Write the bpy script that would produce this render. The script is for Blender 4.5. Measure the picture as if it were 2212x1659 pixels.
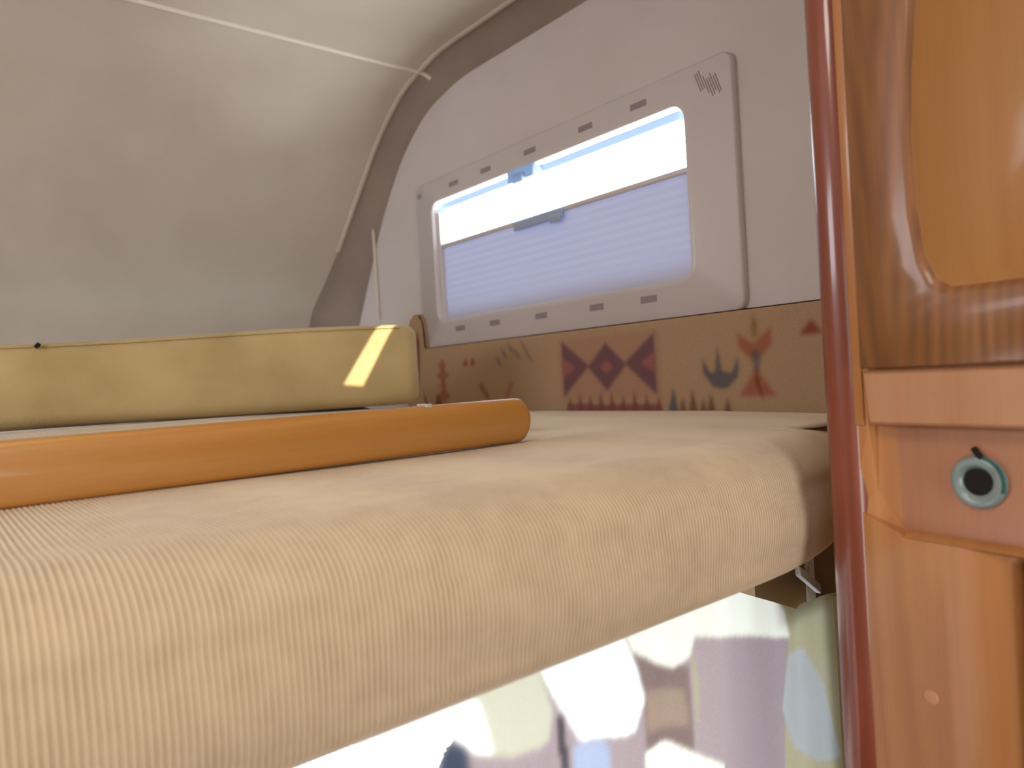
import bpy, bmesh, math, random
import numpy as np
from mathutils import Vector, Matrix

# ------------------------------------------------------------------ clear
for o in list(bpy.data.objects):
    bpy.data.objects.remove(o, do_unlink=True)
SC = bpy.context.scene
COL = SC.collection
H = 1.6                      # eye height; every z below is measured from the eye

# ------------------------------------------------------------------ camera
FPX, WPX = 1587.0, 2212.0
R = Matrix(((0.7736119, 0.0517333, -0.6315443),
            (-0.6309416, -0.0293267, -0.7752759),
            (-0.0586287, 0.9982302, 0.0099532)))
cam_d = bpy.data.cameras.new('camera')
cam_d.sensor_fit = 'HORIZONTAL'
cam_d.sensor_width = 36.0
cam_d.lens = 36.0 * FPX / WPX
cam_d.clip_start = 0.01
cam_d.dof.use_dof = True
cam_d.dof.focus_distance = 0.85
cam_d.dof.aperture_fstop = 5.0
cam = bpy.data.objects.new('camera', cam_d)
COL.objects.link(cam)
cam.matrix_world = Matrix.Translation((0, 0, H)) @ R.to_4x4()
SC.camera = cam

# ------------------------------------------------------------------ world, sun, lamps, exposure
wd = bpy.data.worlds.new('daylight')
SC.world = wd
wd.use_nodes = True
bg = wd.node_tree.nodes['Background']
bg.inputs[0].default_value = (0.78, 0.89, 1.0, 1)
bg.inputs[1].default_value = 7.0

SUN_DIR = Vector((0.40, 1.04, -0.67)).normalized()
sd = bpy.data.lights.new('sun', 'SUN')
sd.energy = 9.0
sd.angle = math.radians(0.3)
sd.color = (1.0, 0.93, 0.75)
sun = bpy.data.objects.new('sun', sd)
COL.objects.link(sun)
sun.rotation_mode = 'QUATERNION'
sun.rotation_quaternion = SUN_DIR.to_track_quat('-Z', 'Y')
sun.location = (-1, -3, 4)


def area(name, loc, target, sx, sy, power, color):
    d = bpy.data.lights.new(name, 'AREA')
    d.shape = 'RECTANGLE'
    d.size, d.size_y = sx, sy
    d.energy = power
    d.color = color
    o = bpy.data.objects.new(name, d)
    COL.objects.link(o)
    o.location = (loc[0], loc[1], loc[2] + H)
    dv = Vector(target) - Vector(loc)
    o.rotation_mode = 'QUATERNION'
    o.rotation_quaternion = dv.to_track_quat('-Z', 'Y')
    return o


# added fill lamps: one on the left behind the camera, one overhead
area('left_fill', (-0.96, -0.75, 0.15), (0.6, 0.4, 0.0), 0.9, 0.5, 3.0, (1.0, 0.92, 0.86))
area('overhead_fill', (-0.25, 0.15, 0.62), (-0.1, 0.5, -0.2), 0.35, 0.2, 3.0, (1.0, 0.90, 0.80))
area('rear_fill', (-0.15, -1.7, -0.25), (0.1, 0.4, -0.15), 0.7, 1.5, 20.0, (1.0, 0.95, 0.90))  # added frontal fill from behind the camera for the mattress front
area('side_wall_fill', (-0.97, 0.95, 0.36), (1.0, 1.05, 0.33), 0.74, 0.26, 6.5, (0.93, 0.94, 1.0))  # added fill from the left that lifts the window wall
# added lamp outside, throwing light up through the bunk window to brighten the ceiling
area('ceiling_up_fill', (1.9, 1.1, -0.9), (1.0, 1.1, 0.37), 1.6, 1.6, 220.0, (0.93, 0.96, 1.0))


def portal(name, loc, target, sx, sy):
    o = area(name, loc, target, sx, sy, 1.0, (1, 1, 1))
    o.data.cycles.is_portal = True


portal('bunk_window_daylight', (1.028, 1.1, 0.37), (0.0, 1.1, 0.37), 0.736, 0.11)
portal('lower_window_daylight', (0.32, 0.50, -0.41), (0.32, 0.0, -0.41), 1.04, 0.42)

SC.view_settings.view_transform = 'Standard'
SC.view_settings.look = 'None'
SC.view_settings.gamma = 1.0
SC.view_settings.use_curve_mapping = False
SC.view_settings.exposure = 0.0


# ------------------------------------------------------------------ helpers
def lin(c):
    return tuple(((v / 255) / 12.92 if v / 255 <= 0.04045 else ((v / 255 + 0.055) / 1.055) ** 2.4) for v in c)


def nodes(name):
    m = bpy.data.materials.new(name)
    m.use_nodes = True
    nt = m.node_tree
    return m, nt, nt.nodes['Principled BSDF']


def N(nt, kind, **kw):
    n = nt.nodes.new(kind)
    for k, v in kw.items():
        setattr(n, k, v)
    return n


def ramp(nt, stops):
    r = N(nt, 'ShaderNodeValToRGB')
    e = r.color_ramp.elements
    e[0].position, e[0].color = stops[0][0], (*stops[0][1], 1)
    e[1].position, e[1].color = stops[-1][0], (*stops[-1][1], 1)
    for p, c in stops[1:-1]:
        x = e.new(p)
        x.color = (*c, 1)
    return r


def coords(nt, scale=(1, 1, 1), rot=(0, 0, 0)):
    g = N(nt, 'ShaderNodeNewGeometry')
    mp = N(nt, 'ShaderNodeMapping')
    mp.inputs['Scale'].default_value = scale
    mp.inputs['Rotation'].default_value = rot
    nt.links.new(g.outputs['Position'], mp.inputs['Vector'])
    return mp


def mat_plain(name, a, b=None, rough=0.6, scale=6, bump=0.0, bscale=200, spec=0.4, coat=0.0):
    m, nt, p = nodes(name)
    b = b or a
    mp = coords(nt)
    no = N(nt, 'ShaderNodeTexNoise')
    no.inputs['Scale'].default_value = scale
    no.inputs['Detail'].default_value = 4
    nt.links.new(mp.outputs[0], no.inputs['Vector'])
    r = ramp(nt, [(0.3, lin(a)), (0.7, lin(b))])
    nt.links.new(no.outputs['Fac'], r.inputs[0])
    nt.links.new(r.outputs[0], p.inputs['Base Color'])
    p.inputs['Roughness'].default_value = rough
    p.inputs['Specular IOR Level'].default_value = spec
    p.inputs['Coat Weight'].default_value = coat
    p.inputs['Coat Roughness'].default_value = 0.15
    if bump:
        n2 = N(nt, 'ShaderNodeTexNoise')
        n2.inputs['Scale'].default_value = bscale
        nt.links.new(mp.outputs[0], n2.inputs['Vector'])
        bp = N(nt, 'ShaderNodeBump')
        bp.inputs['Strength'].default_value = bump
        bp.inputs['Distance'].default_value = 0.002
        nt.links.new(n2.outputs['Fac'], bp.inputs['Height'])
        nt.links.new(bp.outputs[0], p.inputs['Normal'])
    return m


def mat_wood(name, dark, mid, light, axis='z', rough=0.35, coat=0.4, freq=30, dist=2.2):
    m, nt, p = nodes(name)
    sc = {'z': (freq, freq, freq * 0.07), 'x': (freq * 0.07, freq, freq)}[axis]
    mp = coords(nt, sc)
    no = N(nt, 'ShaderNodeTexNoise')
    no.inputs['Scale'].default_value = 1.0
    no.inputs['Detail'].default_value = 5
    no.inputs['Distortion'].default_value = dist
    nt.links.new(mp.outputs[0], no.inputs['Vector'])
    r = ramp(nt, [(0.28, lin(dark)), (0.5, lin(mid)), (0.72, lin(light))])
    nt.links.new(no.outputs['Fac'], r.inputs[0])
    sc2 = {'z': (500, 500, 12), 'x': (12, 500, 500)}[axis]
    mp2 = coords(nt, sc2)
    n2 = N(nt, 'ShaderNodeTexNoise')
    n2.inputs['Scale'].default_value = 1.0
    nt.links.new(mp2.outputs[0], n2.inputs['Vector'])
    mx = N(nt, 'ShaderNodeMix', data_type='RGBA', blend_type='MULTIPLY')
    mx.inputs[0].default_value = 0.18
    nt.links.new(r.outputs[0], mx.inputs[6])
    nt.links.new(n2.outputs['Color'], mx.inputs[7])
    nt.links.new(mx.outputs[2], p.inputs['Base Color'])
    p.inputs['Roughness'].default_value = rough
    p.inputs['Coat Weight'].default_value = coat
    p.inputs['Coat Roughness'].default_value = 0.12
    return m


def mat_weave(name, a, b, cell=0.003, rough=0.9, axes=(0, 2), sheen=0.2):
    """woven cloth: two crossed sine threads over a slow tone change"""
    m, nt, p = nodes(name)
    g = N(nt, 'ShaderNodeNewGeometry')
    s = N(nt, 'ShaderNodeSeparateXYZ')
    nt.links.new(g.outputs['Position'], s.inputs[0])
    outs = []
    for ax in axes:
        k = N(nt, 'ShaderNodeMath', operation='MULTIPLY')
        k.inputs[1].default_value = 2 * math.pi / cell
        nt.links.new(s.outputs[ax], k.inputs[0])
        q = N(nt, 'ShaderNodeMath', operation='SINE')
        nt.links.new(k.outputs[0], q.inputs[0])
        outs.append(q)
    mul = N(nt, 'ShaderNodeMath', operation='MULTIPLY')
    nt.links.new(outs[0].outputs[0], mul.inputs[0])
    nt.links.new(outs[1].outputs[0], mul.inputs[1])
    no = N(nt, 'ShaderNodeTexNoise')
    no.inputs['Scale'].default_value = 9
    no.inputs['Detail'].default_value = 3
    nt.links.new(g.outputs['Position'], no.inputs['Vector'])
    ad = N(nt, 'ShaderNodeMath', operation='MULTIPLY_ADD')
    ad.inputs[1].default_value = 0.12
    nt.links.new(mul.outputs[0], ad.inputs[0])
    nt.links.new(no.outputs['Fac'], ad.inputs[2])
    r = ramp(nt, [(0.3, lin(a)), (0.7, lin(b))])
    nt.links.new(ad.outputs[0], r.inputs[0])
    nt.links.new(r.outputs[0], p.inputs['Base Color'])
    p.inputs['Roughness'].default_value = rough
    p.inputs['Sheen Weight'].default_value = sheen
    p.inputs['Specular IOR Level'].default_value = 0.15
    bp = N(nt, 'ShaderNodeBump')
    bp.inputs['Strength'].default_value = 0.4
    bp.inputs['Distance'].default_value = 0.0005
    nt.links.new(mul.outputs[0], bp.inputs['Height'])
    nt.links.new(bp.outputs[0], p.inputs['Normal'])
    return m


RIB = 0.0034


def mat_ribbed(name, ridge, groove):
    """corded cloth; the grooves of the modelled ribs take a darker colour"""
    m, nt, p = nodes(name)
    at = N(nt, 'ShaderNodeAttribute', attribute_name='rib')
    g = N(nt, 'ShaderNodeNewGeometry')
    no = N(nt, 'ShaderNodeTexNoise')
    no.inputs['Scale'].default_value = 60
    no.inputs['Detail'].default_value = 3
    nt.links.new(g.outputs['Position'], no.inputs['Vector'])
    ad = N(nt, 'ShaderNodeMath', operation='MULTIPLY_ADD')
    ad.inputs[1].default_value = 0.5
    ad.inputs[2].default_value = -0.25
    nt.links.new(no.outputs['Fac'], ad.inputs[0])
    a2 = N(nt, 'ShaderNodeMath', operation='ADD')
    nt.links.new(at.outputs['Fac'], a2.inputs[0])
    nt.links.new(ad.outputs[0], a2.inputs[1])
    r = ramp(nt, [(0.05, lin(groove)), (0.75, lin(ridge))])
    nt.links.new(a2.outputs[0], r.inputs[0])
    nt.links.new(r.outputs[0], p.inputs['Base Color'])
    p.inputs['Roughness'].default_value = 0.95
    p.inputs['Specular IOR Level'].default_value = 0.1
    p.inputs['Sheen Weight'].default_value = 0.25
    return m


def mat_print(name, rough=0.9, translucent=0.0, bump=0.3):
    """cloth whose flat printed pattern is stored as the dye colour per point"""
    m, nt, p = nodes(name)
    at = N(nt, 'ShaderNodeAttribute', attribute_name='print')
    g = N(nt, 'ShaderNodeNewGeometry')
    no = N(nt, 'ShaderNodeTexNoise')
    no.inputs['Scale'].default_value = 400
    nt.links.new(g.outputs['Position'], no.inputs['Vector'])
    mx = N(nt, 'ShaderNodeMix', data_type='RGBA', blend_type='OVERLAY')
    mx.inputs[0].default_value = 0.15
    nt.links.new(at.outputs['Color'], mx.inputs[6])
    nt.links.new(no.outputs['Fac'], mx.inputs[7])
    nt.links.new(mx.outputs[2], p.inputs['Base Color'])
    p.inputs['Roughness'].default_value = rough
    p.inputs['Specular IOR Level'].default_value = 0.1
    bp = N(nt, 'ShaderNodeBump')
    bp.inputs['Strength'].default_value = bump
    bp.inputs['Distance'].default_value = 0.0006
    nt.links.new(no.outputs['Fac'], bp.inputs['Height'])
    nt.links.new(bp.outputs[0], p.inputs['Normal'])
    if translucent:
        tr = N(nt, 'ShaderNodeBsdfTranslucent')
        nt.links.new(at.outputs['Color'], tr.inputs[0])
        a2 = N(nt, 'ShaderNodeAttribute', attribute_name='thin')
        ms = N(nt, 'ShaderNodeMixShader')
        nt.links.new(a2.outputs['Fac'], ms.inputs[0])
        out = nt.nodes['Material Output']
        nt.links.new(p.outputs[0], ms.inputs[1])
        nt.links.new(tr.outputs[0], ms.inputs[2])
        nt.links.new(ms.outputs[0], out.inputs[0])
    return m


WLOC = {}


def tag(o, label=None, cat=None, group=None, kind=None):
    if label: o['label'] = label
    if cat: o['category'] = cat
    if group: o['group'] = group
    if kind: o['kind'] = kind
    return o


def thing(name, loc, label=None, cat=None, group=None, kind=None):
    o = bpy.data.objects.new(name, None)
    o.empty_display_size = 0.05
    COL.objects.link(o)
    o.location = (loc[0], loc[1], loc[2] + H)
    WLOC[o.name] = Vector(o.location)
    return tag(o, label, cat, group, kind)


def obj(name, verts, faces, mat, parent=None, smooth=False, attrs=None, subs=0):
    v = np.array([tuple(q) for q in verts], dtype=float)
    v[:, 2] += H
    c = (v.min(0) + v.max(0)) / 2
    me = bpy.data.meshes.new(name)
    me.from_pydata([tuple(q) for q in (v - c)], [], [tuple(int(i) for i in f) for f in faces])
    me.materials.append(mat)
    o = bpy.data.objects.new(name, me)
    COL.objects.link(o)
    WLOC[o.name] = Vector(c)
    if parent:
        o.parent = parent
        o.location = Vector(c) - WLOC[parent.name]
    else:
        o.location = c
    if attrs:
        for an, (typ, data) in attrs.items():
            a = me.attributes.new(an, typ, 'POINT')
            if typ == 'FLOAT':
                a.data.foreach_set('value', np.asarray(data, dtype=np.float32).ravel())
            else:
                a.data.foreach_set('color', np.asarray(data, dtype=np.float32).ravel())
    bm = bmesh.new(); bm.from_mesh(me)
    bmesh.ops.recalc_face_normals(bm, faces=bm.faces)
    bm.to_mesh(me); bm.free()
    if smooth:
        me.polygons.foreach_set('use_smooth', [True] * len(me.polygons))
        me.set_sharp_from_angle(angle=math.radians(50))
    return o


def box(x0, x1, y0, y1, z0, z1, bev=0.0, seg=3):
    bm = bmesh.new()
    bmesh.ops.create_cube(bm, size=1)
    for v in bm.verts:
        v.co = Vector(((x0 + x1) / 2 + v.co.x * (x1 - x0), (y0 + y1) / 2 + v.co.y * (y1 - y0), (z0 + z1) / 2 + v.co.z * (z1 - z0)))
    if bev:
        bmesh.ops.bevel(bm, geom=bm.edges[:], offset=bev, segments=seg, affect='EDGES', profile=0.5)
    return dump(bm)


def dump(bm):
    bm.verts.ensure_lookup_table()
    bm.verts.index_update()
    vs = [tuple(v.co) for v in bm.verts]
    fs = [tuple(v.index for v in f.verts) for f in bm.faces]
    bm.free()
    return vs, fs


def join(*ms):
    V, F = [], []
    for v, f in ms:
        o = len(V)
        V += list(v)
        F += [tuple(i + o for i in q) for q in f]
    return V, F


def xf(m, fn):
    return [fn(*p) for p in m[0]], m[1]


def rrect(a0, a1, b0, b1, r, n=6):
    pts = []
    for (cx, cy, t0) in ((a1 - r, b1 - r, 0), (a0 + r, b1 - r, 90), (a0 + r, b0 + r, 180), (a1 - r, b0 + r, 270)):
        for k in range(n + 1):
            t = math.radians(t0 + 90 * k / n)
            pts.append((cx + r * math.cos(t), cy + r * math.sin(t)))
    return pts


def loft(rings, cap0=True, cap1=True, closed=True):
    n = len(rings[0])
    V = [p for r in rings for p in r]
    F = []
    for k in range(len(rings) - 1):
        for i in range(n if closed else n - 1):
            j = (i + 1) % n
            F.append((k * n + i, k * n + j, (k + 1) * n + j, (k + 1) * n + i))
    if cap0: F.append(tuple(range(n)))
    if cap1: F.append(tuple(range((len(rings) - 1) * n, len(rings) * n)))
    return V, F


def grid(nu, nv, fn):
    V = [fn(i, j) for j in range(nv) for i in range(nu)]
    F = [(j * nu + i, j * nu + i + 1, (j + 1) * nu + i + 1, (j + 1) * nu + i) for j in range(nv - 1) for i in range(nu - 1)]
    return V, F


def inside(poly, X, Y):
    ins = np.zeros(X.shape, bool)
    n = len(poly)
    for i in range(n):
        x1, y1 = poly[i]; x2, y2 = poly[(i + 1) % n]
        c = ((y1 > Y) != (y2 > Y)) & (X < (x2 - x1) * (Y - y1) / ((y2 - y1) or 1e-9) + x1)
        ins ^= c
    return ins


def blur2(A, k):
    for _ in range(k):
        P = np.pad(A, 1, mode='edge')
        A = (P[1:-1, 1:-1] * 2 + P[:-2, 1:-1] + P[2:, 1:-1] + P[1:-1, :-2] + P[1:-1, 2:]) / 6
    return A


# ------------------------------------------------------------------ materials
M_shell = mat_plain('shell_fabric', (186, 174, 158), (196, 185, 170), 0.85, 5, 0.25, 500, 0.2)
M_wall = mat_plain('wall_laminate', (203, 194, 190), (207, 199, 196), 0.55, 7, 0.05, 300, 0.35)
M_plastic = mat_plain('window_plastic', (207, 199, 197), (211, 204, 202), 0.35, 4, 0.0, 100, 0.5)
M_slot = mat_plain('slot_grey', (140, 128, 132), (150, 138, 142), 0.6)
M_dark = mat_plain('dark_void', (18, 14, 12), (26, 20, 16), 0.8)
M_bead = mat_plain('bead_vinyl', (214, 203, 188), (222, 212, 198), 0.4)
M_wood_rail = mat_wood('rail_varnish', (186, 128, 58), (198, 140, 66), (206, 150, 82), 'x', 0.4, 0.3, 22)
M_wood_post = mat_wood('cherry_post', (124, 56, 34), (136, 64, 40), (150, 76, 50), 'z', 0.36, 0.7, 30)
M_wood_face = mat_wood('cabinet_face', (184, 122, 70), (196, 134, 78), (206, 146, 90), 'z', 0.4, 0.3, 14)
M_wood_door = mat_wood('door_frame_wood', (138, 88, 46), (152, 98, 54), (164, 110, 66), 'z', 0.4, 0.3, 20, 4)
def add_cathedral(m, u0, dirv, strength):
    nt = m.node_tree
    p = nt.nodes['Principled BSDF']
    src = p.inputs['Base Color'].links[0].from_socket
    g = N(nt, 'ShaderNodeNewGeometry')
    d = N(nt, 'ShaderNodeVectorMath', operation='DOT_PRODUCT')
    d.inputs[1].default_value = dirv
    nt.links.new(g.outputs['Position'], d.inputs[0])
    sb = N(nt, 'ShaderNodeMath', operation='SUBTRACT'); sb.inputs[1].default_value = u0
    nt.links.new(d.outputs['Value'], sb.inputs[0])
    ab = N(nt, 'ShaderNodeMath', operation='ABSOLUTE'); nt.links.new(sb.outputs[0], ab.inputs[0])
    sq = N(nt, 'ShaderNodeMath', operation='POWER'); sq.inputs[1].default_value = 1.3
    nt.links.new(ab.outputs[0], sq.inputs[0])
    sz = N(nt, 'ShaderNodeSeparateXYZ'); nt.links.new(g.outputs['Position'], sz.inputs[0])
    no = N(nt, 'ShaderNodeTexNoise'); no.inputs['Scale'].default_value = 12
    nt.links.new(g.outputs['Position'], no.inputs['Vector'])
    k1 = N(nt, 'ShaderNodeMath', operation='MULTIPLY_ADD'); k1.inputs[1].default_value = -24.0
    nt.links.new(sq.outputs[0], k1.inputs[0]); nt.links.new(sz.outputs[2], k1.inputs[2])
    k2 = N(nt, 'ShaderNodeMath', operation='MULTIPLY_ADD'); k2.inputs[1].default_value = .06
    nt.links.new(no.outputs['Fac'], k2.inputs[0]); nt.links.new(k1.outputs[0], k2.inputs[2])
    k3 = N(nt, 'ShaderNodeMath', operation='MULTIPLY'); k3.inputs[1].default_value = 50.0
    nt.links.new(k2.outputs[0], k3.inputs[0])
    sn = N(nt, 'ShaderNodeMath', operation='SINE'); nt.links.new(k3.outputs[0], sn.inputs[0])
    mr = N(nt, 'ShaderNodeMapRange'); mr.inputs[1].default_value = -1; mr.inputs[2].default_value = 1
    mr.inputs[3].default_value = 1 - strength; mr.inputs[4].default_value = 1.0
    nt.links.new(sn.outputs[0], mr.inputs[0])
    mx = N(nt, 'ShaderNodeMix', data_type='RGBA', blend_type='MULTIPLY'); mx.inputs[0].default_value = 1.0
    nt.links.new(src, mx.inputs[6]); nt.links.new(mr.outputs[0], mx.inputs[7])
    nt.links.new(mx.outputs[2], p.inputs['Base Color'])


_a = math.radians(9)
_U = (-math.sin(_a), -math.cos(_a), 0)
_u0 = _U[0] * .600 + _U[1] * .318
add_cathedral(M_wood_door, _u0 + .064, _U, .22)
M_wood_panel = mat_wood('door_panel_wood', (170, 112, 48), (178, 120, 54), (186, 128, 62), 'z', 0.45, 0.25, 12)
M_cush = mat_weave('yellow_weave', (176, 154, 106), (198, 176, 128), 0.004)
M_ribT = mat_ribbed('corded_cream', (222, 204, 174), (136, 104, 74))
M_printb = mat_print('southwest_print')
M_curt = mat_print('curtain_print', translucent=1.0)
M_ring = mat_plain('grey_green_plastic', (112, 134, 134), (140, 156, 154), 0.25, 60, 0, 100, 0.6, 0.4)
M_white = mat_plain('white_plastic', (190, 184, 178), (200, 196, 190), 0.4)
M_base = mat_plain('bunk_ply', (120, 92, 60), (136, 104, 70), 0.7)

mg, nt, p = nodes('window_glass')
nt.nodes.remove(p)
tb = N(nt, 'ShaderNodeBsdfTransparent'); gb = N(nt, 'ShaderNodeBsdfGlossy')
gb.inputs['Roughness'].default_value = 0.05
ms = N(nt, 'ShaderNodeMixShader'); ms.inputs[0].default_value = 0.06
nt.links.new(tb.outputs[0], ms.inputs[1]); nt.links.new(gb.outputs[0], ms.inputs[2])
nt.links.new(ms.outputs[0], nt.nodes['Material Output'].inputs[0])
M_glass = mg

msd, nt, p = nodes('shade_cloth')
p.inputs['Base Color'].default_value = (*lin((196, 196, 206)), 1)
p.inputs['Roughness'].default_value = 0.9
tr = N(nt, 'ShaderNodeBsdfTranslucent'); tr.inputs[0].default_value = (*lin((150, 165, 215)), 1)
ms = N(nt, 'ShaderNodeMixShader'); ms.inputs[0].default_value = 0.045
nt.links.new(p.outputs[0], ms.inputs[1]); nt.links.new(tr.outputs[0], ms.inputs[2])
nt.links.new(ms.outputs[0], nt.nodes['Material Output'].inputs[0])
M_shade = msd

mcl, nt, p = nodes('clear_blue_plastic')
p.inputs['Base Color'].default_value = (*lin((190, 200, 215)), 1)
p.inputs['Roughness'].default_value = 0.3
tr = N(nt, 'ShaderNodeBsdfTranslucent'); tr.inputs[0].default_value = (*lin((150, 200, 235)), 1)
ms = N(nt, 'ShaderNodeMixShader'); ms.inputs[0].default_value = 0.3
nt.links.new(p.outputs[0], ms.inputs[1]); nt.links.new(tr.outputs[0], ms.inputs[2])
nt.links.new(ms.outputs[0], nt.nodes['Material Output'].inputs[0])
M_clear = mcl

# ------------------------------------------------------------------ the shell: ceiling, nose, walls
WX = 1.0
prof = [(-2.0, .686), (0.4, .686), (.918, .685), (1.172, .685), (1.33, .684), (1.413, .672), (1.49, .652), (1.564, .612), (1.625, .565), (1.679, .508),
        (1.725, .452), (1.768, .392), (1.812, .32), (1.855, .25), (1.90, .175), (1.95, .08), (1.99, -.01), (2.02, -.12), (2.03, -.2)]


def catmull(P, n):
    out = []
    P = [np.array(q, float) for q in P]
    for i in range(len(P) - 1):
        p0 = P[max(i - 1, 0)]; p1 = P[i]; p2 = P[i + 1]; p3 = P[min(i + 2, len(P) - 1)]
        for k in range(n):
            t = k / n
            out.append(0.5 * ((2 * p1) + (-p0 + p2) * t + (2 * p0 - 5 * p1 + 4 * p2 - p3) * t * t + (-p0 + 3 * p1 - 3 * p2 + p3) * t ** 3))
    out.append(P[-1])
    return out


curve = catmull(prof[1:], 5)
cn = []
for i in range(len(curve)):
    a = curve[max(i - 1, 0)]; b = curve[min(i + 1, len(curve) - 1)]
    t = (b - a) / np.linalg.norm(b - a)
    cn.append(np.array((-t[1], t[0])))                     # outward (up / forward)
XS = [-1.0, -.6, -.2, .2, .6, .8]


def shell_row(i):
    """points across the camper at curve sample i, with the coved corner against the window wall"""
    P = curve[i]; n = cn[i]
    s = max(0.0, min(1.0, (0.62 - P[1]) / 0.45))
    r = 0.052 + 0.05 * s * s
    row = [(x, P[0] + n[0] * r, P[1] + n[1] * r) for x in XS if x < WX - r - .01]
    while len(row) < 6:
        row.append((WX - r - .005, P[0] + n[0] * r, P[1] + n[1] * r))
    for k in range(11):
        a = math.radians(90 * k / 10)
        row.append((WX - r + r * math.sin(a), P[0] + n[0] * r * math.cos(a), P[1] + n[1] * r * math.cos(a)))
    row.append((WX + .02, P[0], P[1]))
    return row


seam_i = min(range(len(curve)), key=lambda i: abs(curve[i][0] - 1.43))
rows = [shell_row(i) for i in range(len(curve))]
nr = len(rows[0])


def shell_mesh(i0, i1, th=0.02):
    V, F = grid(7, i1 - i0 + 1, lambda i, j: rows[i0 + j][i])
    return V, F


# ceiling rear part with an added unseen slot, shaped to let one blade of sun in
zc = rows[0][0][2]
yaw_a = (0.69, 1.10); yaw_b = (0.10, 1.32)                # front edge of the yellow cushion (right end, left end)
cdir = Vector((yaw_b[0] - yaw_a[0], yaw_b[1] - yaw_a[1], 0)).normalized()


def on_cush(x, z):
    t = (x - yaw_a[0]) / cdir.x
    return Vector((x, yaw_a[1] + cdir.y * t, z))


slot = []
for (x, z) in ((.664, .125), (.640, .125), (.566, .002), (.596, -.002)):
    q = on_cush(x, z)
    t = (zc - q.z) / -SUN_DIR.z
    w = q - SUN_DIR * t
    slot.append((w.x, w.y))
outer = [(-1, 0.4), (-1, -2), (1.0, -2), (1.0, 0.4)]
# order both loops the same way round
sc_ = (sum(p[0] for p in slot) / 4, sum(p[1] for p in slot) / 4)
slot.sort(key=lambda p: math.atan2(p[1] - sc_[1], p[0] - sc_[0]))
outer.sort(key=lambda p: math.atan2(p[1] - sc_[1], p[0] - sc_[0]))
Vr = [(x, y, zc) for x, y in outer] + [(x, y, zc) for x, y in slot]
Fr = [(k, (k + 1) % 4, 4 + (k + 1) % 4, 4 + k) for k in range(4)]
ce = obj('ceiling', *join(shell_mesh(0, seam_i), (Vr, Fr)), M_shell, smooth=True)
tag(ce, 'pale padded ceiling liner above the bunk', kind='structure')
nose = obj('wall_front', *shell_mesh(seam_i, len(curve) - 1), M_shell, smooth=True)
tag(nose, 'curved padded front wall of the bunk', kind='structure')

M_cove = mat_plain('cove_shade_taupe', (138, 122, 112), (150, 134, 122), 0.9, 6, 0.2, 400, 0.15)  # darker than the liner: the shade of the coved corner is in this colour
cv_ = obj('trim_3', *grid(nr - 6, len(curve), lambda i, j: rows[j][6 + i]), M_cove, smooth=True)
tag(cv_, 'cove between the bunk ceiling and the window wall, coloured darker for its shade', kind='structure')
lip = []
for j in range(len(curve)):
    x, y, z = rows[j][6]
    if not (.5 < y and z > .36): continue
    n = Vector((0, cn[j][0], cn[j][1]))
    lip.append([tuple(Vector((x, y, z)) - n * (.004 * math.sin(t)) + Vector((1, 0, 0)) * (.007 * math.cos(t))) for t in [2 * math.pi * k / 10 for k in range(10)]])
tag(obj('trim_4', *loft(lip), M_shell, smooth=True), 'rolled fabric lip where the ceiling liner meets the cove', kind='structure')

# bead over the liner seam
ring_rows = []
row = rows[seam_i]
for q, (x, y, z) in enumerate(row[:-7]):
    n = Vector((0, cn[seam_i][0], cn[seam_i][1]))
    if q >= 6:
        a = math.radians(90 * (q - 6) / 10)
        n = Vector((math.sin(a), cn[seam_i][0] * math.cos(a), cn[seam_i][1] * math.cos(a)))
    tdir = Vector((0, n.z, -n.y)).normalized()
    w = 0.0055 if q < 12 else 0.004
    ring_rows.append([tuple(Vector((x, y, z)) + tdir * (w * math.cos(t)) - n * (w * 0.8 * math.sin(t))) for t in [math.pi * k / 8 for k in range(-1, 10)]])
b = obj('trim_1', *loft(ring_rows), M_bead, smooth=True)
tag(b, 'pale bead strip covering the ceiling seam', kind='structure')

# window wall with its opening
OY0, OY1, OZ0, OZ1 = .732, 1.468, .145, .421
wall = join(box(WX, WX + .03, -2, OY0, -1.6, .76), box(WX, WX + .03, OY1, 2.1, -1.6, .76),
            box(WX, WX + .03, OY0, OY1, -1.6, OZ0), box(WX, WX + .03, OY0, OY1, OZ1, .76))
tag(obj('wall_right', *wall, M_wall), 'mauve-beige side wall around the bunk window', kind='structure')
tag(obj('wall_left', *box(-1.03, -1.0, -2, 2.1, -1.6, .76), M_wall), kind='structure')
tag(obj('wall_back', *box(-1, 1, -2.03, -2.0, -1.6, .76), M_wall), kind='structure')
tag(obj('floor', *box(-1, 1, -2, .5, -1.63, -1.6), M_base), kind='structure')
tag(obj('trim_2', *box(.993, 1.0, 1.778, 1.788, .175, .433, .002, 2), M_bead, smooth=True),
    'thin upright pale bead on the wall left of the window', kind='structure')

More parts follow.
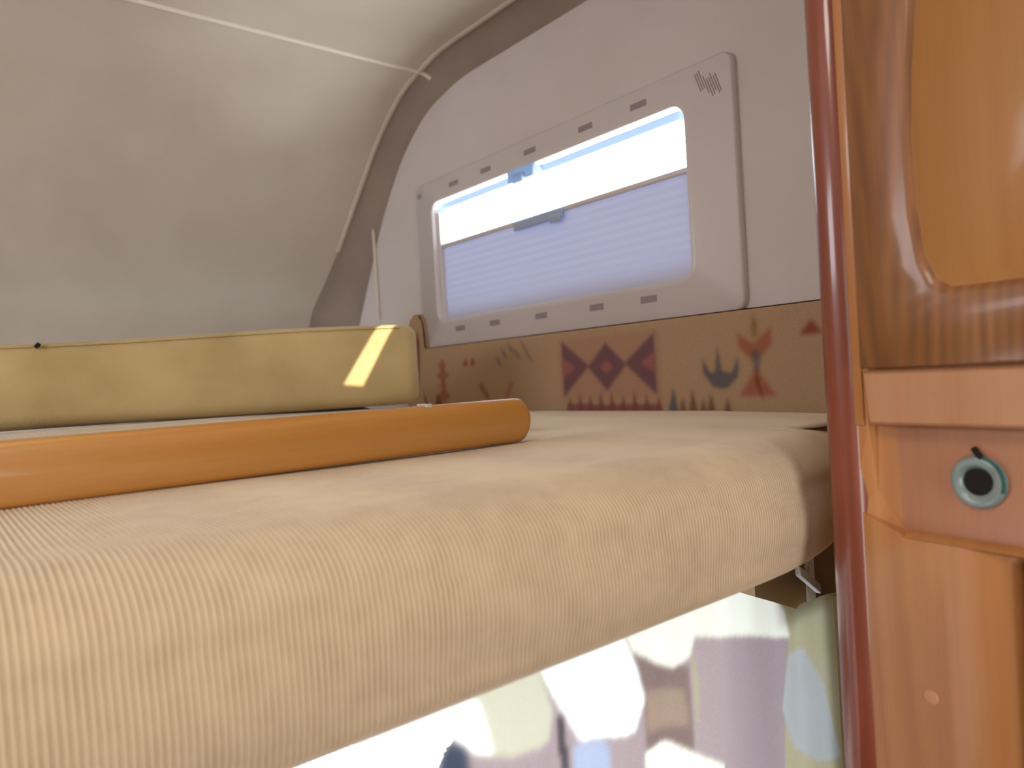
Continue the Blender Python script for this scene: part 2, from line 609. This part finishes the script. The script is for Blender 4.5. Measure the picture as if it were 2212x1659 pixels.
# lower front partition with window_2
LY = .475
W2 = (-.2, .84, -.62, -.194)   # x0 x1 z0 z1
part = join(box(-1, W2[0], LY, LY + .02, -1.6, -.194), box(W2[1], 1, LY, LY + .02, -1.6, -.194),
            box(W2[0], W2[1], LY, LY + .02, -1.6, W2[2]), box(.715, W2[1], LY - .004, LY + .02, -.30, -.194))
tag(obj('wall_lower', *part, M_base), 'partition below the bunk around the lower window', kind='structure')
w2 = thing('window_2', (.2, LY, W2[2]), 'bright window under the bunk, partly behind the printed curtain', kind='structure')
fr = join(box(W2[0], W2[0] + .018, LY - .006, LY + .02, W2[2], W2[3]), box(W2[1] - .018, W2[1], LY - .006, LY + .02, W2[2], W2[3]),
          box(W2[0], W2[1], LY - .006, LY + .02, W2[2], W2[2] + .018))
obj('window_frame', *fr, M_plastic, w2)
obj('pane', *box(W2[0] + .018, W2[1] - .018, LY + .008, LY + .012, W2[2] + .018, W2[3]), M_glass, w2)

# ------------------------------------------------------------------ window_1 in the side wall
w1 = thing('window_1', (WX, 1.1, .078), 'wide bunk window in a pale plastic surround with rounded corners', kind='structure')
FX = WX - .014                   # front of the plastic surround
out = rrect(.640, 1.548, .080, .480, .020, 6)
inn = rrect(OY0, OY1, OZ0, OZ1, .022, 6)


def ringmesh(a, b):
    n = len(a)
    return a + b, [(i, (i + 1) % n, n + (i + 1) % n, n + i) for i in range(n)]


def L(pts, x): return [(x, y, z) for y, z in pts]


def inset(a0, a1, b0, b1, d, r): return rrect(a0 + d, a1 - d, b0 + d, b1 - d, max(r - d, .003), 6)


sur = [L(out, WX), L(rrect(.640, 1.548, .080, .480, .020), FX + .004), L(inset(.640, 1.548, .080, .480, .004, .020), FX),
       L(inset(OY0, OY1, OZ0, OZ1, -.016, .022), FX), L(inset(OY0, OY1, OZ0, OZ1, -.012, .022), FX - .004),
       L(inset(OY0, OY1, OZ0, OZ1, -.003, .022), FX - .004), L(inn, FX), L(inn, WX + .03)]
V, F = loft(sur, False, False)
obj('window_frame', V, F, M_plastic, w1, smooth=True)
for k, y in enumerate((1.387, 1.257, 1.105, .950, .826)):
    m = box(FX - .0006, FX + .002, y - .018, y + .018, .113, .125, .0005, 1)
    obj('slot', *m, M_slot, w1)
for y in (1.38, 1.258, 1.111, .953, .825):
    m = box(FX - .0006, FX + .002, y - .018, y + .018, .446, .457, .0005, 1)
    obj('slot', *m, M_slot, w1)
# glass and its dark rubber, latch across the top of the glass
obj('pane', *box(WX + .018, WX + .022, OY0, OY1, OZ0, OZ1), M_glass, w1)
gz = [L(inset(OY0, OY1, OZ0, OZ1, 0, .022), WX + .001), L(inset(OY0, OY1, OZ0, OZ1, .012, .022), WX + .006), L(inset(OY0, OY1, OZ0, OZ1, .012, .022), WX + .018)]
obj('glass_seal', *loft(gz, False, False), M_clear, w1, smooth=True)
lt = thing_parts = obj('latch', *join(box(FX - .010, WX + .01, 1.095, 1.175, .398, .424, .003, 2), box(FX - .018, FX - .008, 1.12, 1.15, .392, .412, .002, 2)), M_clear, w1, smooth=True)
# scuff marks on the surround: two corner scratches (flat pencil-like strokes)
sc_m = []
rnd = random.Random(4)
for k in range(9):
    y0 = .672 + k * .0042; z0 = .458 + rnd.uniform(-.012, .008)
    sc_m.append(box(FX - .0008, FX + .001, y0, y0 + .0016, z0 - .030, z0))
m = join(*sc_m)
m = xf(m, lambda x, y, z: (x, y - (z - .46) * -.35, z))
s_ = obj('scuff', *m, M_slot, w1)
s_['kind'] = 'stuff'
m = box(FX - .0008, FX + .001, 1.518, 1.534, .448, .460, .0005, 1)
obj('slot', *m, M_slot, w1)

# pleated shade covering the lower two thirds
sh = thing('window_shade', (WX, 1.1, OZ0), 'pale pleated shade lowered over the bottom two thirds of the bunk window', 'shade')
npl = 22
ring = []
pts = []
for k in range(npl + 1):
    z = OZ0 + .002 + (.318 - OZ0 - .002) * k / npl
    pts.append((WX + (.0003 if k % 2 else -.0003) + .001, z))
V, F = grid(2, len(pts), lambda i, j: (pts[j][0], (OY0 + .003, OY1 - .003)[i], pts[j][1]))
obj('shade_cloth', V, F, M_shade, sh)
obj('shade_rail', *box(WX - .006, WX + .006, OY0 + .002, OY1 - .002, .316, .325, .002, 2), M_plastic, sh, smooth=True)
obj('pull_tab', *join(box(WX - .012, WX - .005, 1.03, 1.18, .303, .322, .003, 2), box(WX - .015, WX - .009, 1.035, 1.065, .296, .312, .003, 2)), M_clear, sh, smooth=True)
obj('side_channel', *box(WX - .008, WX + .004, OY1 - .012, OY1 + .000, OZ0, .40, .001, 1), M_plastic, sh)

# ------------------------------------------------------------------ bunk platform
tag(obj('bunk_platform', *box(-1, .99, .50, 2.05, -.235, -.193, .003, 2), M_base),
    'dark board carrying the mattress', kind='structure')

# ------------------------------------------------------------------ mattress
MT, MB, MY = -.072, -.190, .346


def front(x):
    if x < .55: return MY
    t = (x - .55)
    return MY + (0.9 * t * t if t < .25 else .056 + .45 * (t - .25) * 1.0)


def ribbed_slab(x0, x1, path_fn, per=6, amp=.0009):
    """path_fn(x) -> list of (y, z, ny, nz); ribs run along the path"""
    nx = int((x1 - x0) / RIB * per)
    V, rib = [], []
    L_ = None
    for i in range(nx + 1):
        x = x0 + (x1 - x0) * i / nx
        a = abs(math.sin(math.pi * (x - x0) / RIB))
        h = amp * (.9 + .3 * math.sin(x * 40)) * (a - .6)
        ca = min(1.0, a * 1.1)
        pth = path_fn(x)
        L_ = len(pth)
        for (y, z, ny, nz) in pth:
            V.append((x, y + ny * h, z + nz * h)); rib.append(ca)
    F = [(i * L_ + j, i * L_ + j + 1, (i + 1) * L_ + j + 1, (i + 1) * L_ + j) for i in range(nx) for j in range(L_ - 1)]
    n0 = [j for j in range(L_)]
    n1 = [nx * L_ + j for j in range(L_)]
    F += [tuple(n0), tuple(n1)]
    return V, F, rib


def mat_path(x):
    yf = front(x)
    out = []
    ex = max(0.0, x - .52)
    drop = .008 * min(1, ex / .3) ** 2                      # the corner sinks a little
    out.append((1.93, MB, 0, -1)); out.append((1.93, MT, 0, 1))
    for y in (1.5, 1.0, .8, .7, .6, .54, .50, .47, .44):
        out.append((y, MT - .0015 * (1 + math.sin(x * 9 + y * 7)) * (1 if y < .7 else 0) - drop * max(0.0, min(1.0, (.62 - y) / .18)) ** 2, 0, 1))
    ry, rz = .062, .036
    cy, cz = yf + ry, MT - rz - drop
    for k in range(0, 13):
        a = math.radians(90 * k / 12)
        out.append((cy - ry * math.sin(a), cz + rz * math.cos(a), -math.sin(a), math.cos(a)))
    zb = MB + .018
    for k in range(1, 9):
        t = k / 9
        z = cz + (zb - cz) * t
        out.append((yf - .004 * math.sin(math.pi * t) + .0015 * math.sin(x * 23 + z * 60), z, -1, 0))
    for k in range(0, 7):
        a = math.radians(90 * k / 6)
        out.append((yf + .018 - .018 * math.cos(a), zb - .018 * math.sin(a), -math.cos(a), -math.sin(a)))
    return out


V, F, rib = ribbed_slab(-.55, .968, mat_path)
mt = obj('mattress', V, F, M_ribT, smooth=False, attrs={'rib': ('FLOAT', rib)})
mt.data.polygons.foreach_set('use_smooth', [True] * len(mt.data.polygons))
tag(mt, 'thick bunk mattress in cream corded cloth with a rounded front edge', 'mattress')

# ------------------------------------------------------------------ folded corded pad under the yellow cushion
def pad_path(x):
    yf = .72
    out = [(1.30, MT + .001, 0, -1), (1.30, -.0388, 0, 1), (1.22, -.0386, 0, 1), (1.17, -.0425, 0, 1), (1.05, -.0425, 0, 1), (.95, -.042, 0, 1), (.85, -.042, 0, 1), (.76, -.042, 0, 1)]
    for k in range(0, 7):
        a = math.radians(90 * k / 6)
        out.append((yf + .015 - .015 * math.sin(a), -.055 + .015 * math.cos(a), -math.sin(a), math.cos(a)))
    out.append((yf, MT + .001, -1, 0))
    return out


V, F, rib = ribbed_slab(-.30, .585, pad_path, 5, .0007)
# right end cut at a slant
V = [(x + (.16 * (y - .9) if x > .45 else 0) * (x - .45) / .135, y, z) for x, y, z in V]
pd = obj('folded_pad', V, F, M_ribT, attrs={'rib': ('FLOAT', rib)})
pd.data.polygons.foreach_set('use_smooth', [True] * len(pd.data.polygons))
tag(pd, 'thin corded cream pad lying on the mattress beneath the yellow cushion', 'pad')

# ------------------------------------------------------------------ yellow cushion
cu = thing('backrest_cushion', (.4, 1.25, -.04), 'long yellow-beige woven cushion with a blade of sun across its right end', 'cushion')
Lc = .95; Tc = .13
bm = bmesh.new()
bmesh.ops.create_cube(bm, size=1)
for v in bm.verts:
    v.co = Vector(((v.co.x + .5) * Lc, (v.co.y + .5) * Tc, -.0375 + (v.co.z + .5) * .1405))
bmesh.ops.subdivide_edges(bm, edges=[e for e in bm.edges if abs(e.verts[0].co.x - e.verts[1].co.x) > .5], cuts=24, use_grid_fill=True)
bound = [e for e in bm.edges if e.calc_face_angle(0) > 1.0]
bmesh.ops.bevel(bm, geom=bound, offset=.022, segments=7, affect='EDGES', profile=0.5)
cv, cf = dump(bm)
perp = Vector((-cdir.y, cdir.x, 0))
if perp.y < 0: perp = -perp


def cplace(x, y, z):
    puff = .004 * math.sin(math.pi * min(1, max(0, (z + .039) / .142)))
    sag = .0025 * math.sin(x * 9) - .012 * (x / Lc)
    if z < 0: sag = 0
    q = Vector((yaw_a[0], yaw_a[1], 0)) + cdir * x + perp * (y - (puff if y < Tc / 2 else -puff))
    return (q.x, q.y, z + sag)


cv = [cplace(*p) for p in cv]
body = obj('cushion_cover', cv, cf, M_cush, cu, smooth=True)
# welt cord round the front seam
def cord(path, r, n=8):
    rings = []
    for i, q in enumerate(path):
        a = Vector(path[max(i - 1, 0)]); b_ = Vector(path[min(i + 1, len(path) - 1)])
        t = (b_ - a).normalized()
        up = Vector((0, 0, 1)) if abs(t.z) < .9 else Vector((1, 0, 0))
        s = t.cross(up).normalized(); u = s.cross(t)
        rings.append([tuple(Vector(q) + s * r * math.cos(2 * math.pi * k / n) + u * r * math.sin(2 * math.pi * k / n)) for k in range(n)])
    return loft(rings)


path = [cplace(x, .004, .142 - .039 - .006) for x in np.linspace(.03, Lc - .03, 40)]
obj('welt', *cord(path, .0022), M_cush, cu, smooth=True)
m = cord([cplace(.575, -.002, .1005), cplace(.580, -.004, .095)], .003)
obj('button', *m, M_dark, cu, smooth=True)

# ------------------------------------------------------------------ wooden rail lying on the mattress
rl = thing('bunk_rail', (0, .63, MT), 'varnished wooden bunk board on edge with a rounded end, lying on the mattress', 'rail')
prof_r = []
x1, zt, zb = .532, -.0240, MT + .000
hh = (zt - zb) / 2
for k in range(15):
    a = math.radians(90 - 180 * k / 14)
    prof_r.append((x1 - hh * .8 + hh * .8 * math.cos(a), zb + hh + hh * math.sin(a)))
prof_r += [(-.50, zb), (-.50, zt)]


def rail_ring(y, d):
    cxx, czz = .2, zb + hh
    out = []
    for (x, z) in prof_r:
        sx = x - d if x > cxx else x + d
        out.append((sx, y, czz + (z - czz) * (1 - d / hh)))
    return out


rings = [rail_ring(.620, .0055), rail_ring(.6212, .0022), rail_ring(.6245, .0), rail_ring(.6375, .0), rail_ring(.6408, .0022), rail_ring(.642, .0055)]
obj('board', *loft(rings), M_wood_rail, rl, smooth=True)
# pale wrap over the top edge just left of the rounded end
obj('end_cap', *box(.395, .402, .6215, .6405, -.026, -.0222, .001, 2), M_white, rl)

# ------------------------------------------------------------------ printed padded strip on the side wall
BX = .972
outl = [(.30, -.085), (.30, .082), (1.522, .082), (1.524, .12), (1.530, .15), (1.545, .166), (1.565, .168), (1.585, .155), (1.60, .12), (1.612, .05), (1.62, -.085)]
dy = .0022
ys = np.arange(.30, 1.6222, dy); zs = np.arange(-.085, .170, dy)
YY, ZZ = np.meshgrid(ys, zs)
ins = inside(outl, YY, ZZ)
base = np.array(lin((172, 142, 112)))
colr = np.tile(base, (*YY.shape, 1)).astype(float)


def paint(poly, c, soft=2, op=1.0, arr=None, A=YY, B=ZZ):
    arr = colr if arr is None else arr
    k = blur2(inside(poly, A, B).astype(float), soft + 3)[..., None] * op * .85
    arr[:] = arr * (1 - k) + np.array(lin(c)) * k


PUR, TEAL, RED, OLV, ROSE = (104, 70, 84), (84, 84, 92), (150, 66, 44), (140, 106, 62), (158, 100, 92)
# bow-tie medallion between rose frames
paint([(1.045, .066), (.795, .066), (.795, -.05), (1.045, -.05)], ROSE, 3, .35)
for cyc, dirn in ((1.036, -1), (.806, 1)):
    paint([(cyc, .062), (cyc + dirn * .072, .012), (cyc, -.046)], PUR, 2)
    paint([(cyc, .030), (cyc + dirn * .035, .010), (cyc, -.008)], ROSE, 2)
paint([(.920, .052), (.872, .010), (.922, -.036), (.968, .010)], PUR, 2)
paint([(.920, .018), (.903, .008), (.921, -.004), (.938, .008)], ROSE, 1)
# stepped flame border along the bottom centre
for k in range(9):
    c = 1.02 - k * .027
    hgt = (.020, .030, .024, .034, .030, .022, .032, .024, .018)[k]
    paint([(c + .012, -.085), (c, -.058 + hgt * .7), (c - .012, -.085)], (128, 76, 74), 1)
paint([(1.03, -.085), (1.03, -.058), (.80, -.060), (.80, -.085)], (128, 76, 74), 2)
# two small red triangles, slate sawteeth
for c in (1.355, 1.328):
    paint([(c + .011, .030), (c, .050), (c - .011, .030)], RED, 1)
for c, z in ((1.215, .050), (1.235, .034), (1.150, .062), (1.172, .046), (1.135, .040), (1.19, .058)):
    paint([(c + .013, z + .016), (c - .004, z + .002), (c - .014, z - .016), (c + .002, z - .002)], (82, 84, 112), 1, .8)
paint([(1.31, -.02), (1.30, -.005), (1.27, -.04), (1.28, -.05)], OLV, 1)
paint([(1.20, -.01), (1.185, -.012), (1.21, -.05), (1.225, -.05)], ROSE, 2, .8)
# left totem
for z, w in ((.035, .020), (.012, .028), (-.012, .016), (-.036, .030)):
    paint([(1.45 + w, z), (1.45, z + .018), (1.45 - w, z), (1.45, z - .016)], (150, 84, 62), 2, .85)
paint([(1.50, -.085), (1.48, -.03), (1.42, -.085)], (118, 64, 50), 2)
paint([(1.562, .10), (1.552, .13), (1.542, .10), (1.550, .02), (1.556, -.02)], (118, 64, 60), 2)
paint([(1.605, .03), (1.596, .06), (1.586, .03), (1.595, .0)], (118, 64, 60), 2)
paint([(1.532, -.06), (1.54, -.02), (1.52, -.06)], (60, 50, 40), 1)
# slate three-pointed plant
paint([(.712, .012), (.700, -.010), (.690, -.012), (.684, .032), (.676, -.010), (.660, -.014), (.646, .014), (.648, -.020), (.668, -.038), (.695, -.036), (.712, -.012)], TEAL, 1)
paint([(.79, -.085), (.772, -.03), (.762, -.085)], TEAL, 1)
for c, h in ((.755, .012), (.735, .026), (.715, .010), (.70, .02), (.67, .012)):
    paint([(c + .012, -.085), (c, -.062 + h), (c - .012, -.085)], (112, 80, 60), 1)
# right red totem
paint([(.648, .048), (.622, .030), (.618, .030), (.588, .052), (.590, .024), (.610, .006), (.628, .006), (.645, .024)], RED, 2, .75)
paint([(.622, .060), (.617, .072), (.612, .060), (.612, .036), (.622, .036)], OLV, 1)
paint([(.625, .014), (.617, .022), (.609, .014), (.611, -.016), (.621, -.016)], TEAL, 2, .8)
paint([(.617, -.008), (.650, -.052), (.584, -.052)], RED, 2, .75)
paint([(.620, -.03), (.617, -.010), (.613, -.03), (.606, -.06)], (110, 50, 40), 1)
paint([(.548, .034), (.528, .056), (.508, .034)], (130, 52, 44), 2)

idx = -np.ones(YY.shape, int)
V, C = [], []
for j in range(YY.shape[0]):
    for i in range(YY.shape[1]):
        if ins[j, i]:
            idx[j, i] = len(V)
            # padded: bulge away from the wall in the middle, falling at the rims
            z = ZZ[j, i]; y = YY[j, i]
            d = min(1.0, (z + .10) / .03, (.086 - z) / .012 if y < 1.522 else 1.0, (1.622 - y) / .02)
            d = max(0.0, d)
            V.append((BX + .012 * (1 - math.sqrt(1 - (1 - d) ** 2)) if d < 1 else BX, y, z))
            C.append((*colr[j, i], 1.0))
F = []
for j in range(YY.shape[0] - 1):
    for i in range(YY.shape[1] - 1):
        q = (idx[j, i], idx[j, i + 1], idx[j + 1, i + 1], idx[j + 1, i])
        if min(q) >= 0: F.append(q)
nF = len(V)
back = [(WX - .001, y, z) for y, z in outl]
side_f = [(BX + .004, y, z) for y, z in outl]
V2 = V + side_f + back
C2 = C + [(*base, 1.0)] * (2 * len(outl))
no_ = len(outl)
for k in range(no_):
    F.append((nF + k, nF + (k + 1) % no_, nF + no_ + (k + 1) % no_, nF + no_ + k))
bs = obj('padded_strip', V2, F, M_printb, smooth=True, attrs={'print': ('FLOAT_COLOR', C2)})
tag(bs, 'padded tan strip with southwest diamond print on the wall below the window', 'upholstery')

# ------------------------------------------------------------------ printed curtain under the bunk
CY = .45
cxs = np.arange(.262, .862, .0025); czs = np.arange(-.75, -.215, .0025)
CX, CZ = np.meshgrid(cxs, czs)
cc = np.tile(np.array(lin((192, 186, 152))), (*CX.shape, 1)).astype(float)
thin = np.full(CX.shape, .36)


def cp(poly, c, t=None, soft=2, op=1.0):
    k = blur2(inside(poly, CX, CZ).astype(float), soft) * op
    cc[:] = cc * (1 - k[..., None]) + np.array(lin(c)) * k[..., None]
    if t is not None: thin[:] = thin * (1 - k) + t * k


MAU = (190, 176, 180)
cp([(.26, -.255), (.57, -.255), (.57, -.75), (.26, -.75)], MAU, .30, 4)
cp([(.473, -.21), (.52, -.272), (.567, -.29), (.566, -.379), (.5, -.40), (.499, -.295)], (158, 140, 136), .22, 3)
cp([(.502, -.292), (.558, -.309), (.562, -.346), (.502, -.33)], (206, 184, 160), .26, 4, .6)
cp([(.57, -.261), (.74, -.305), (.728, -.36), (.716, -.446), (.70, -.52), (.58, -.48), (.566, -.379), (.58, -.312)], MAU, .30, 2)
cp([(.465, -.21), (.68, -.21), (.715, -.255), (.734, -.277), (.741, -.308), (.66, -.286), (.577, -.263), (.568, -.281), (.546, -.286), (.52, -.274), (.484, -.251)], (240, 240, 224), .50, 2)
cp([(.738, -.325), (.760, -.326), (.782, -.335), (.814, -.385), (.838, -.478), (.794, -.468), (.742, -.432), (.718, -.381)], (214, 222, 222), .26, 2)
cp([(.36, -.21), (.461, -.21), (.491, -.270), (.499, -.300), (.484, -.323), (.421, -.312), (.405, -.285)], (244, 246, 240), .62, 2)
cp([(.29, -.21), (.365, -.21), (.392, -.275), (.385, -.296), (.345, -.294), (.308, -.279), (.296, -.26)], (226, 226, 202), .34, 3)
cp([(.296, -.21), (.318, -.246), (.326, -.284), (.312, -.280), (.294, -.264)], (250, 250, 240), .8, 2)
cp([(.411, -.310), (.449, -.318), (.456, -.40), (.413, -.40)], (190, 204, 232), .35, 3)
cp([(.395, -.28), (.403, -.284), (.410, -.40), (.402, -.40)], (112, 112, 124), .05, 2)
cp([(.495, -.346), (.515, -.345), (.534, -.351), (.575, -.378), (.609, -.400), (.607, -.50), (.491, -.50)], (244, 242, 228), .5, 2)
cp([(.283, -.273), (.294, -.266), (.304, -.274), (.318, -.36), (.27, -.36)], (92, 112, 138), .05, 3)
cp([(.64, -.70), (.70, -.56), (.80, -.60), (.78, -.70)], MAU, .13, 2)


def ctop(x):  # sagging upper hem
    return -.215 if x < .60 else -.215 - .066 * min(1, (x - .60) / .16)


def e_left(z):
    return .298 if z > -.262 else max(.272, .298 - .026 * math.sin(min(1.57, (-.262 - z) / .02)))


def curt(i, j):
    x = cxs[i]; z = czs[j]
    tz = (z + .75) / .535
    z2 = min(z, ctop(x)); x = max(x, e_left(z)) if x > e_left(z) - .003 else x
    fold = .0035 * math.sin(x * 50 + .6 * math.sin(z * 9)) + .0012 * math.sin(x * 130 + 1)
    return (x, CY + fold, z2)


lefts = {}
V, F = grid(len(cxs), len(czs), curt)
keep = []
nx_ = len(cxs)
for f in F:
    j, i = divmod(f[0], nx_)
    x, z = cxs[i], czs[j]
    if x < e_left(z) - .001 or z > ctop(x): continue
    if x > .80 and z > -.236 - (x - .80) * .0 and (x - .845) > 0: continue
    keep.append(f)
cvn = thing('curtain', (.55, CY, -.75), 'printed cream and mauve curtain hanging below the bunk, lit by daylight', 'curtain')
cu_o = obj('curtain_cloth', V, keep, M_curt, cvn, attrs={'print': ('FLOAT_COLOR', np.concatenate([cc.reshape(-1, 3), np.ones((cc.shape[0] * cc.shape[1], 1))], 1)), 'thin': ('FLOAT', thin.ravel())})
cu_o.data.polygons.foreach_set('use_smooth', [True] * len(cu_o.data.polygons))
bpy.context.view_layer.update()
bm = bmesh.new(); bm.from_mesh(cu_o.data)
bmesh.ops.delete(bm, geom=[v for v in bm.verts if not v.link_faces], context='VERTS')
bm.to_mesh(cu_o.data); bm.free()
# right side hem
path = [(.846, CY - .002, z) for z in np.linspace(-.285, -.74, 16)]
obj('side_hem', *cord(path, .0065), mat_plain('hem_cream', (196, 184, 150), (206, 196, 164), .9), cvn, smooth=True)
# small pale glider holding the curtain in the dark gap
gl = thing('curtain_glider', (.79, .46, -.275), 'small pale clip in the dark gap between mattress and curtain', 'clip')
obj('clip_body', *xf(box(-.022, .022, -.004, .004, -.006, .006, .002, 2), lambda x, y, z: (.800 + x, .455 + y, -.258 + z - x * .7)), M_white, gl, smooth=True)
obj('clip_hook', *cord([(.800, .455, -.252), (.802, .457, -.244), (.806, .459, -.238)], .0025), M_white, gl, smooth=True)

# ------------------------------------------------------------------ wooden cabinet on the right
AN = math.radians(9)
P0 = Vector((.600, .318, 0))
U = Vector((-math.sin(AN), -math.cos(AN), 0)); NN = Vector((-math.cos(AN), math.sin(AN), 0))


def cab(u, n, z):
    q = P0 + U * u + NN * n
    return (q.x, q.y, z)


def cbox(u0, u1, n0, n1, z0, z1, bev=0, seg=3):
    return xf(box(u0, u1, n0, n1, z0, z1, bev, seg), cab)


cb = thing('cabinet', (.70, .15, -1.6), 'tall varnished wooden cabinet beside the bunk with a raised panel door', 'cabinet')
UE = .75
carc = join(cbox(.012, UE, -.30, -.032, -1.6, .66),
            cbox(.030, UE, -.032, 0, -.030, .66),
            cbox(.024, UE, -.032, -.010, -.030, -.02))
obj('body', *carc, M_wood_face, cb)
# lower front: plane with the right edge rolling back to a darker neighbour
pts_l = [(.022, -.03), (.022, 0), (.05, 0), (.09, 0), (.105, -.0003), (.117, -.0015), (.128, -.004), (.136, -.008), (.1415, -.014), (.1435, -.03)]
V, F = loft([[cab(u, n, -.142) for u, n in pts_l], [cab(u, n, -1.6) for u, n in pts_l]])
obj('lower_panel', V, F, M_wood_face, cb, smooth=True)
obj('lower_door', *cbox(.1465, .55, -.032, -.004, -1.6, -.150, .006, 3), M_wood_post, cb, smooth=True)
# niche: sloping side and base down to the set back plate that carries the socket
RE = -.012
Vn = [cab(.0405, 0, -.030), cab(.0400, 0, -.0545), cab(.0235, 0, -.124), cab(.0658, 0, -.142), cab(UE, 0, -.142),
      cab(.0545, RE, -.030), cab(.0555, RE, -.0569), cab(.0575, RE, -.1385), cab(.0575, RE, -.1385), cab(UE, RE, -.1385),
      cab(.022, 0, -.030), cab(.022, 0, -.142), cab(.040, RE * .75, -.110), cab(.040, RE * .75, -.05)]
Fn = [(0, 1, 6, 5), (1, 2, 12, 13), (1, 13, 6), (13, 12, 7, 6), (2, 3, 7, 12), (3, 4, 9, 7), (10, 0, 1, 2, 11), (11, 2, 3)]
obj('niche_surround', Vn, Fn, M_wood_face, cb)
obj('back_plate', *cbox(.0545, UE, RE - .01, RE, -.139, -.028, 0), mat_wood('plate_wood', (174, 118, 86), (184, 128, 96), (192, 136, 104), 'z', .4, .35, 10), cb)
obj('base_ledge', *join((lambda r: loft(r))([[cab(u, n, z) for n, z in ((-.012, -.1385), (-.002, -.1395), (.0015, -.1420), (-.002, -.1445), (-.012, -.1445))] for u in (.066, UE)])), M_wood_face, cb, smooth=True)
# ledge rail between door and niche
V, F = loft([[cab(u, n, z) for u, z in ((.0405 + d, -.0125 - d), (.0440 + d, -.0545 + d), (UE, -.0545 + d), (UE, -.0125 - d))] for n, d in ((0, 0), (.004, 0), (.0065, .0022))])
obj('cross_rail', V, F, mat_wood('cross_rail_wood', (184, 130, 88), (194, 142, 100), (202, 150, 110), 'z', .4, .3, 10), cb, smooth=False)
# corner post: bullnose moulding
pp = []
for k in range(17):
    a = math.radians(-40 + 225 * k / 16)
    pp.append((.0165 + .0165 * math.cos(math.pi - a), -.006 + .013 * math.sin(a)))
pp = pp + [(.030, -.034), (.004, -.034)]
V, F = loft([[cab(u, n, -1.6) for u, n in pp], [cab(u, n, .66) for u, n in pp]])
obj('corner_post', V, F, M_wood_post, cb, smooth=True)
obj('stile', *cbox(.0285, .0375, 0, .0020, -.056, .66, .0009, 2), M_wood_face, cb, smooth=True)
# door with raised panel
dr_ = thing_door = None
D0, D1, DZ0, DZ1 = .0415, .34, -.0100, .60
pl = [(.1000, .300), (.0972, .256), (.0915, .205), (.0886, .158), (.0895, .105), (.0942, .068), (.1017, .0504), (.112, .0435), (.130, .0430),
      (.29, .0430), (.29, .300), (.29, .54), (.20, .56), (.12, .54)]


def cen(pts, d):
    cx_, cz_ = .19, .30
    out = []
    for (u, z) in pts:
        out.append((u + (d if u < cx_ else -d), z + (d if z < cz_ else -d)))
    return out


n_ = len(pl)
outer_d = [(D0, .300), (D0, .256), (D0, .205), (D0, .158), (D0, .105), (D0, .068), (D0, .02), (D0, DZ0), (.13, DZ0), (D1, DZ0), (D1, .3), (D1, DZ1), (.20, DZ1), (D0, DZ1)]
rg = [[cab(u, 0.0005, z) for u, z in outer_d], [cab(u, .0085, z) for u, z in outer_d], [cab(u, .0105, z) for u, z in cen(outer_d, .002)],
      [cab(u, .0105, z) for u, z in cen(pl, -.003)], [cab(u, .0090, z) for u, z in pl], [cab(u, .0062, z) for u, z in cen(pl, .0025)]]
V, F = loft(rg, True, False)
door = obj('door', V, F, M_wood_door, cb, smooth=True)
rg = [[cab(u, .0062, z) for u, z in cen(pl, .0025)], [cab(u, .0062, z) for u, z in cen(pl, .0045)], [cab(u, .0088, z) for u, z in cen(pl, .0125)]]
V, F = loft(rg, False, True)
obj('raised_panel', V, F, M_wood_panel, door, smooth=True)

# socket in the plate
so = obj('socket', *xf((lambda: loft([[(.1172 + r * math.cos(t) + e, RE + n, -.0955 + r * math.sin(t)) for t in [2 * math.pi * k / 40 for k in range(40)]]
         for r, n, e in ((.0192, .0003, 0), (.0192, .003, 0), (.0178, .0048, 0), (.0150, .0052, 0), (.0118, .0035, -.0006), (.0098, .0005, -.001), (.0094, -.004, -.001))], True, False))(), cab), M_ring, cb, smooth=True)
so['label'] = 'grey green plastic ring around a dark hole'
obj('socket_hole', *xf(loft([[(.1163 + .0098 * math.cos(t), RE + n, -.0958 + .0098 * math.sin(t)) for t in [2 * math.pi * k / 32 for k in range(32)]] for n in (.0004, .0012)]), cab), M_dark, so)
obj('socket_rim', *xf(cord([(.1172 + .0183 * math.cos(t), RE + .0042, -.0955 + .0183 * math.sin(t)) for t in [math.radians(-20 + 95 * k / 14) for k in range(15)]], .0014), cab),
    mat_plain('teal_rim', (28, 84, 80), (36, 96, 90), .3), so, smooth=True)
obj('socket_key', *xf(cord([(.1150, RE + .002, -.0712), (.1185, RE + .003, -.0755), (.1215, RE + .0035, -.0785)], .0022), cab), M_dark, so, smooth=True)
obj('glint_disc', *xf(loft([[(.0800 + r * math.cos(t), n, -.262 + r * math.sin(t)) for t in [2 * math.pi * k / 20 for k in range(20)]] for r, n in ((.0055, 0), (.005, .001), (.003, .0014))], False, True), cab),
    mat_plain('glint_tan', (206, 150, 108), (212, 158, 118), .4), cb, smooth=True)  # pale tan disc standing in for a blob of reflections
